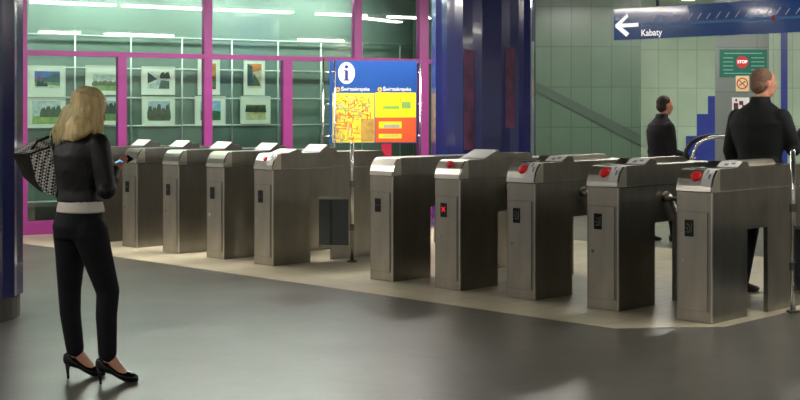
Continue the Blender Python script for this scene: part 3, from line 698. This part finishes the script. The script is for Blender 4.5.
for h_, k_, a_ in ((hipR, knR, anR), (hipL, knL, anL)):
    limb(bm, [h_, k_, a_], [.080, .050, .034])
    hl = a_+Vector((0, 0, -.075))-ft*.035; tb = Vector((a_.x, a_.y, 0))+ft*.105+Vector((0, 0, .026))
    limb(bm, [a_, a_+ft*.03-UZ*.05, tb, tb+ft*.04], [.034, .031, .027, .020]); limb(bm, [a_, hl], [.032, .024])
o = wfin(bm, 'body', SKIN); remesh(o, .0055, 4)
# trousers
bm = bmesh.new(); torso(bm, wt(.004)[:3]+[(W(80.5, 206.5, 7.47), .133, .100)], Rw, Fw)
for h_, k_, a_, hm in ((hipR, knR, anR, .012), (hipL, knL, anL, .012)):
    mid = h_.lerp(k_, .35); calf = k_.lerp(a_, .38); kn = k_
    limb(bm, [h_, mid, kn, calf-ft*.008, a_-UZ*.005], [.104, .088, .067, .061, .052], 18)
o = wfin(bm, 'trousers', DENIM); remesh(o, .009, 6)
# white top showing below the jacket
bm = bmesh.new(); torso(bm, [(W(80.5, 212, 7.47), .160, .124), (W(80.5, 205, 7.47), .151, .116), (W(80.5, 195, 7.48), .130, .098)], Rw, Fw, 32)
o = wfin(bm, 'white_top', mat('white_cotton', (224, 216, 204), .8, noise=(12, .05), bump=(20, .3))); remesh(o, .007, 4)
# jacket
bm = bmesh.new(); torso(bm, [(W(80, 201.5, 7.48), .152, .118)]+[(c, a+.018, b+.016) for c, a, b in wt(0)[4:9]]+[(W(82, 132, 7.48), .085, .072)], Rw, Fw, 28)
for s_, e_, w_ in ((shR, elR, wrR), (shL, elL, wrL)):
    m1 = s_.lerp(e_, .5)
    limb(bm, [s_-UZ*.005, m1, e_, e_.lerp(w_, .5), e_.lerp(w_, .97)], [.066, .062, .056, .050, .036], 16)
o = wfin(bm, 'jacket', LEATHER); remesh(o, .0085, 4)
bm = bmesh.new(); loft(bm, [(W(81, 137, 7.49), Rw*.095, Fw*.080), (W(82.5, 132, 7.49), Rw*.078, Fw*.070), (W(83.5, 128.5, 7.49), Rw*.070, Fw*.063)], 24, cap=False)
o = wfin(bm, 'collar', LEATHER); sd = o.modifiers.new('s', 'SOLIDIFY'); sd.thickness = .012
# hair: cap and hanging locks
HAIR = mat('blonde_hair', (236, 202, 142), .45, noise=(34, .34, (1, 1, .10)), bump=(60, .5, (1, 1, .08)))
bm = bmesh.new(); M3 = Matrix((Rh, Fh, Uh)).transposed()
ball(bm, hc+Uh*.030-Fh*.014, (.094, .106, .098), 24, M3)
bk = lambda px, py, Y=7.47: W(px, py, Y)
loft(bm, [(bk(89, 96), Rh*.088, Fh*.100), (bk(87.5, 108), Rh*.098, Fh*.100), (bk(84, 119), Rh*.108, Fh*.092), (bk(78, 128, 7.44), Rh*.124, Fh*.080), (bk(74, 135, 7.42), Rh*.122, Fh*.056), (bk(68, 141, 7.41), Rh*.072, Fh*.030)], 24)
for k in range(46):      # individual locks fall from the crown over the back
    a = k/45; jx = random.uniform(-1, 1)
    x_t = 78+a*24; x_b = 55+a*46+jx; yb = 142-a*7+random.uniform(-4, 3); top = bk(82+a*16, 95+random.uniform(-2, 2)+3*abs(a-.5), 7.42+.02*a)
    dep = 7.395+.10*abs(a-.55)
    limb(bm, [top, bk((x_t+78+a*22)/2-1+jx, 108, dep-.015), bk((x_t+x_b)/2+1, 122, dep-.012), bk(x_b+1, yb-8, dep-.008), bk(x_b, yb, dep+.005)], [.012, .013, .012, .009, .003], 6)
o = wfin(bm, 'hair', HAIR); remesh(o, .005, 2, .4)
bm = bmesh.new()
for k in range(110):
    a = random.random(); top = bk(80+a*21, 91+random.uniform(-2, 5)+7*abs(a-.5), 7.41+.03*a); xb = 51+a*51+random.uniform(-2, 2); yb = 143-a*7+random.uniform(-9, 4); dp = 7.385+.10*abs(a-.5)
    tube(bm, [top, bk((76+a*28)*.55+xb*.45-1, 108, dp-.012), bk((76+a*28)*.25+xb*.75, 124, dp-.010), bk(xb+random.uniform(-1, 1), yb-7, dp-.004), bk(xb, yb, dp+.006)], [.003, .005, .005, .004, .0015], 5)
wfin(bm, 'hair_strands', mat('light_strands', (246, 218, 164), .45, noise=(40, .3, (1, 1, .1))))
face(wp, hc-wp.location, Rh, Fh, Uh, .97)
# shoes
def shoe(a_, hy):
    g = Vector((a_.x, a_.y, 0)); bm = bmesh.new()
    S_ = Vector((-ft.y, ft.x, 0))
    hb = g-ft*.045
    loft(bm, [(hb+UZ*.150, S_*.024, ft*.022+UZ*.012), (hb+ft*.012+UZ*.118, S_*.031, ft*.036+UZ*.012), (hb+ft*.028+UZ*.088, S_*.032, ft*.045+UZ*.002), ], 16)
    def ring(x, z, wd, ht): return (g+ft*x+UZ*z, S_*wd, UZ*ht)
    loft(bm, [ring(-.055, .122, .024, .030), ring(-.02, .102, .033, .036), ring(.02, .078, .034, .026), ring(.055, .052, .037, .024), ring(.09, .036, .042, .029), ring(.12, .032, .043, .031), ring(.15, .027, .036, .026), ring(.172, .020, .022, .018)], 16)
    o = wfin(bm, 'shoe', PATENT); remesh(o, .0045, 4)
    bm = bmesh.new(); tube(bm, [g-ft*.040+UZ*.115, g-ft*.042+UZ*.05, g-ft*.038+UZ*.0045, g-ft*.038+UZ*.0005], [.022, .010, .0075, .0075], 10); h = wfin(bm, 'heel', PATENT); h.parent = o; h.matrix_parent_inverse = Matrix.Identity(4)
    bm = bmesh.new()
    for q in (1, -1):
        c = g+ft*.128+UZ*.046; prism(bm, [c+Vector((0, 0, 0)), c+S_*q*.020+ft*.012+UZ*.004, c+S_*q*.022-ft*.012+UZ*.006], UZ*.006)
    ball(bm, g+ft*.128+UZ*.050, .006, 8); b = wfin(bm, 'bow', mat('silver_bow', (170, 170, 175), .3, .8), False); b.parent = o
shoe(anR, 0); shoe(anL, 0)
# phone
ph = thing('mobile_phone', 'dark mobile phone with lit screen held by the blonde woman', 'mobile phone', phone_c)
Mp = Matrix.Rotation(math.radians(-38), 4, 'Z') @ Matrix.Rotation(math.radians(-38), 4, 'X') @ Matrix.Rotation(math.radians(-25), 4, 'Y')
Mp = Matrix(((.80, -.35, 0, 0), (.45, .75, 0, 0), (.40, -.55, 1, 0), (0, 0, 0, 1)))
ux = Vector((.72, .55, .42)).normalized(); uz = Vector((-.15, -.55, .82)); uz = (uz-ux*uz.dot(ux)).normalized(); uy = uz.cross(ux)
Mp = Matrix((ux, uy, uz)).transposed().to_4x4()
bm = bmesh.new(); box(bm, (-.055, -.027, -.007), (.055, .027, .007), M=Mp); finish(bm, 'phone_case', BLACK, ph, bevel=.003)
bm = bmesh.new(); box(bm, (-.040, -.020, .0072), (-.004, .020, .0082), M=Mp); finish(bm, 'screen', mat('phone_screen', (120, 185, 225), .3, emit=.5), ph)
# handbag
bg = thing('handbag', 'black and white houndstooth handbag at the blonde woman\'s shoulder', 'handbag', W(35, 165, 7.60))
def checker(name, c1, c2, sc):
    m = mat(name, c1, .55); nt = m.node_tree; tc = nt.nodes.new('ShaderNodeTexCoord'); mp = nt.nodes.new('ShaderNodeMapping'); ck = nt.nodes.new('ShaderNodeTexChecker')
    mp.inputs['Rotation'].default_value = (.3, .55, .5); ck.inputs['Scale'].default_value = sc; ck.inputs['Color1'].default_value = (*lin(c1), 1); ck.inputs['Color2'].default_value = (*lin(c2), 1)
    nt.links.new(tc.outputs['Object'], mp.inputs[0]); nt.links.new(mp.outputs[0], ck.inputs['Vector']); nt.links.new(ck.outputs['Color'], nt.nodes['Principled BSDF'].inputs['Base Color']); return m
HND = checker('houndstooth', (20, 20, 22), (215, 212, 205), 75)
def bgp(px, py, dy=0): return P(px, py, 7.60+dy)-bg.location
bm = bmesh.new()
fr = [bgp(30, 150, -.10), bgp(50, 146, -.06), bgp(54, 170, -.04), bgp(54.5, 194, -.05), bgp(46, 191, -.08)]
bkk = [bgp(13, 153, .0), bgp(33, 139, .06), bgp(52, 150, .10), bgp(54, 190, .06), bgp(44, 191, .0)]
# main body: loft between a slanted opening and a narrow bottom
A = [bgp(12, 154, -.02), bgp(30, 155, -.10), bgp(52, 148, -.08), bgp(56, 143, .05), bgp(36, 138, .10)]
Bm = [bgp(24, 178, -.01), bgp(36, 180, -.09), bgp(56, 172, -.08), bgp(58, 168, .04), bgp(44, 172, .08)]
Bt = [bgp(38, 190, .0), bgp(44, 193, -.07), bgp(55, 196, -.07), bgp(57, 192, .03), bgp(48, 189, .05)]
va, vm, vb = [[bm.verts.new(p) for p in r_] for r_ in (A, Bm, Bt)]
for r0, r1 in ((va, vm), (vm, vb)):
    for k in range(5):
        f = bm.faces.new([r0[k], r0[(k+1) % 5], r1[(k+1) % 5], r1[k]]); f.material_index = 0 if k in (0, 4) else 1
f = bm.faces.new(va); f.material_index = 1; bm.faces.new(vb[::-1])
finish(bm, 'bag_body', None, bg, mats=[BLACK, HND], bevel=.008)
bm = bmesh.new(); tube(bm, [bgp(13, 154, -.03), bgp(31, 153.5, -.105), bgp(50, 147, -.085)], .006, 8); finish(bm, 'top_piping', BLACK, bg, True)
bm = bmesh.new(); tube(bm, [bgp(30, 152, -.03), bgp(37, 142, -.03), bgp(48, 137, .0), bgp(60, 137, .02), bgp(66, 140, .05), bgp(60, 148, .1), bgp(48, 146, .1)], .008, 8); finish(bm, 'strap', BLACK, bg, True)

# ---- man in dark coat passing through the gates
mp_ = gw(-.27, 1.68)
mn = thing('person', 'short-haired man in a dark coat walking out between the two nearest gates', 'person', (mp_.x, mp_.y, 0))
def person(root, base, F, H, coat, skin, hairm, leg_m, armR, armL, step, lean=.0, prefix='', hair_long=0, broad=1.0, phone=False, headturn=0):
    F = F.normalized(); R = Vector((F.y, -F.x, 0)); U = Vector((0, 0, 1)); k = H/1.80
    def L(r, f, z): return R*r*k*1.0+F*f*k+U*z*k     # local to root
    neck = L(0, .03+lean, 1.50); hcn = L(0, .055+lean*1.2, 1.675)
    Fh = (Matrix.Rotation(headturn, 3, 'Z') @ F); Rh = Vector((Fh.y, -Fh.x, 0))
    sh = [L(.175*broad, lean, 1.405), L(-.175*broad, lean, 1.405)]
    hips = [L(.09, 0, .92), L(-.09, 0, .92)]
    kn = [L(.10, step*.45+.03, .50), L(-.10, -step*.45+.05, .50)]
    an = [L(.10, step, .09), L(-.10, -step, .10)]
    el = [L(*armR[0]), L(*armL[0])]; wr = [L(*armR[1]), L(*armL[1])]
    rows = [(L(0, 0, .84), .150, .105), (L(0, 0, .95), .168, .118), (L(0, .005, 1.10), .150, .108), (L(0, lean*.5, 1.25), .168*broad, .122), (L(0, lean*.9, 1.36), .200*broad, .120), (L(0, lean, 1.435), .165*broad, .100), (L(0, lean+.01, 1.52), .07, .068)]
    rs = lambda e: [(c, (a+e)*k, (b+e)*k) for c, a, b in rows]
    bm = bmesh.new(); torso(bm, rs(-.01), R, F); limb(bm, [neck, hcn-U*.05*k], [.056*k, .054*k]); head_shape(bm, hcn, Rh, Fh, U, 1.04*k)
    for i in (0, 1):
        limb(bm, [sh[i], el[i], wr[i]], [.052*k, .040*k, .029*k])
        d = (wr[i]-el[i]).normalized(); pn = U if d.z > -.5 else (-R if i == 0 else R); sd = (-R if i == 0 else R) if d.z > -.5 else F
        hand(bm, wr[i], d, pn, sd, .35, 1.0*k)
        limb(bm, [hips[i], kn[i], an[i]], [.085*k, .055*k, .034*k]); limb(bm, [an[i]-U*.035*k, an[i]+F*.09*k-U*.055*k], [.026*k, .016*k])
    o = finish(bm, 'body', skin, root, True); remesh(o, .0065, 4)
    bm = bmesh.new(); torso(bm, rs(.01)[:3], R, F)
    for i in (0, 1): limb(bm, [hips[i], hips[i].lerp(kn[i], .5), kn[i], an[i]], [.100*k, .090*k, .074*k, .062*k], 16)
    o = finish(bm, 'trousers', leg_m, root, True); remesh(o, .010, 5)
    bm = bmesh.new(); torso(bm, [(L(0, 0, .80), .185*k, .140*k)]+rs(.035)[1:6]+[(L(0, lean+.01, 1.53), .085*k, .08*k)], R, F)
    for i in (0, 1): limb(bm, [sh[i]-U*.005, sh[i].lerp(el[i], .5), el[i], el[i].lerp(wr[i], .93)], [.078*k, .072*k, .064*k, .050*k], 16)
    o = finish(bm, 'coat', coat, root, True); remesh(o, .010, 5)
    bm = bmesh.new(); loft(bm, [(L(0, lean, 1.485), R*.115*k, F*.095*k), (L(0, lean+.01, 1.53), R*.086*k, F*.082*k), (L(0, lean+.015, 1.572), R*.074*k, F*.072*k)], 24, cap=False)
    o = finish(bm, 'collar', coat, root, True); s = o.modifiers.new('s', 'SOLIDIFY'); s.thickness = .012
    M3 = Matrix((Rh, Fh, U)).transposed(); bm = bmesh.new()
    ball(bm, hcn+U*.040*k-Fh*.018*k, (.084*k, .094*k, .088*k), 22, M3)
    ball(bm, hcn-U*.015*k-Fh*.045*k, (.078*k, .066*k, .070*k), 18, M3)
    if hair_long: ball(bm, hcn-U*.04*k-Fh*.05*k, (.080*k, .06*k, .08*k), 16, M3)
    o = finish(bm, 'hair', hairm, root, True); remesh(o, .006, 2)
    face(root, hcn, Rh, Fh, U, 1.04*k)
    for i in (0, 1):
        a = an[i]; g = Vector((a.x, a.y, 0)); bm = bmesh.new()
        def ring(x, z, wd, ht): return (g+F*x*k+U*z*k, R*wd*k, U*ht*k)
        loft(bm, [ring(-.075, .05, .030, .045), ring(-.03, .055, .042, .052), ring(.03, .052, .044, .048), ring(.09, .040, .048, .037), ring(.15, .030, .046, .028), ring(.20, .024, .028, .021)], 16)
        bm2 = bm; o = finish(bm2, 'shoe', mat('black_shoe', (16, 15, 15), .35, noise=(12, .15)), root, True)
    return wr, el, R
SHORT = mat('short_brown_hair', (136, 104, 82), .7, noise=(60, .35), bump=(90, .5))
MSKIN = mat('ruddy_skin', (226, 156, 126), .55, noise=(14, .1))
mw, me_, mR = person(mn, None, Vector((.80, .60, 0)), 1.91, COAT, MSKIN, SHORT, DENIM,
    ((.25, .10, 1.16), (.17, .36, 1.30)), ((-.27, -.02, 1.14), (-.30, .10, .92)), .10, broad=1.22, headturn=-.35)
pc = Vector(mn.location)+mw[0]+Vector((.80, .60, 0))*.13+Vector((0, 0, .06))
mphone = thing('handheld_device', 'small black device held up by the man in the dark coat', 'handheld device', pc)
bm = bmesh.new(); box(bm, (-.03, -.008, -.055), (.03, .008, .055)); finish(bm, 'device_case', BLACK, mphone, bevel=.004)
bm = bmesh.new(); box(bm, (-.024, -.0092, -.03), (.024, -.0082, .046)); finish(bm, 'device_screen', mat('dark_screen', (40, 44, 50), .15), mphone)

# ---- passer-by behind the gates
qx = P(661, 0, 15.4).x
pb = thing('person', 'dark-haired passer-by in a dark jacket before the pale green wall', 'person', (qx, 15.4, 0))
PHAIR = mat('dark_brown_hair', (58, 46, 38), .7, noise=(60, .35), bump=(90, .5))
PJ = mat('charcoal_jacket', (34, 32, 36), .8, noise=(6, .25), bump=(12, .4), spec=.3)
person(pb, None, Vector((.93, .36, 0)), 1.73, PJ, MSKIN, PHAIR, DENIM, ((.23, .02, 1.10), (.16, .27, 1.04)), ((-.23, .02, 1.10), (-.15, .27, 1.04)), .14, broad=1.0)
bm = bmesh.new(); F_ = Vector((.93, .36, 0)).normalized(); R_ = Vector((F_.y, -F_.x, 0))
loft(bm, [(Vector((0, 0, 1.425))+F_*.02, R_*.082, F_*.078), (Vector((0, 0, 1.475))+F_*.03, R_*.066, F_*.066)], 24, cap=False)
o = finish(bm, 'shirt_collar', mat('pale_shirt', (190, 190, 184), .7), pb, True); s = o.modifiers.new('s', 'SOLIDIFY'); s.thickness = .006
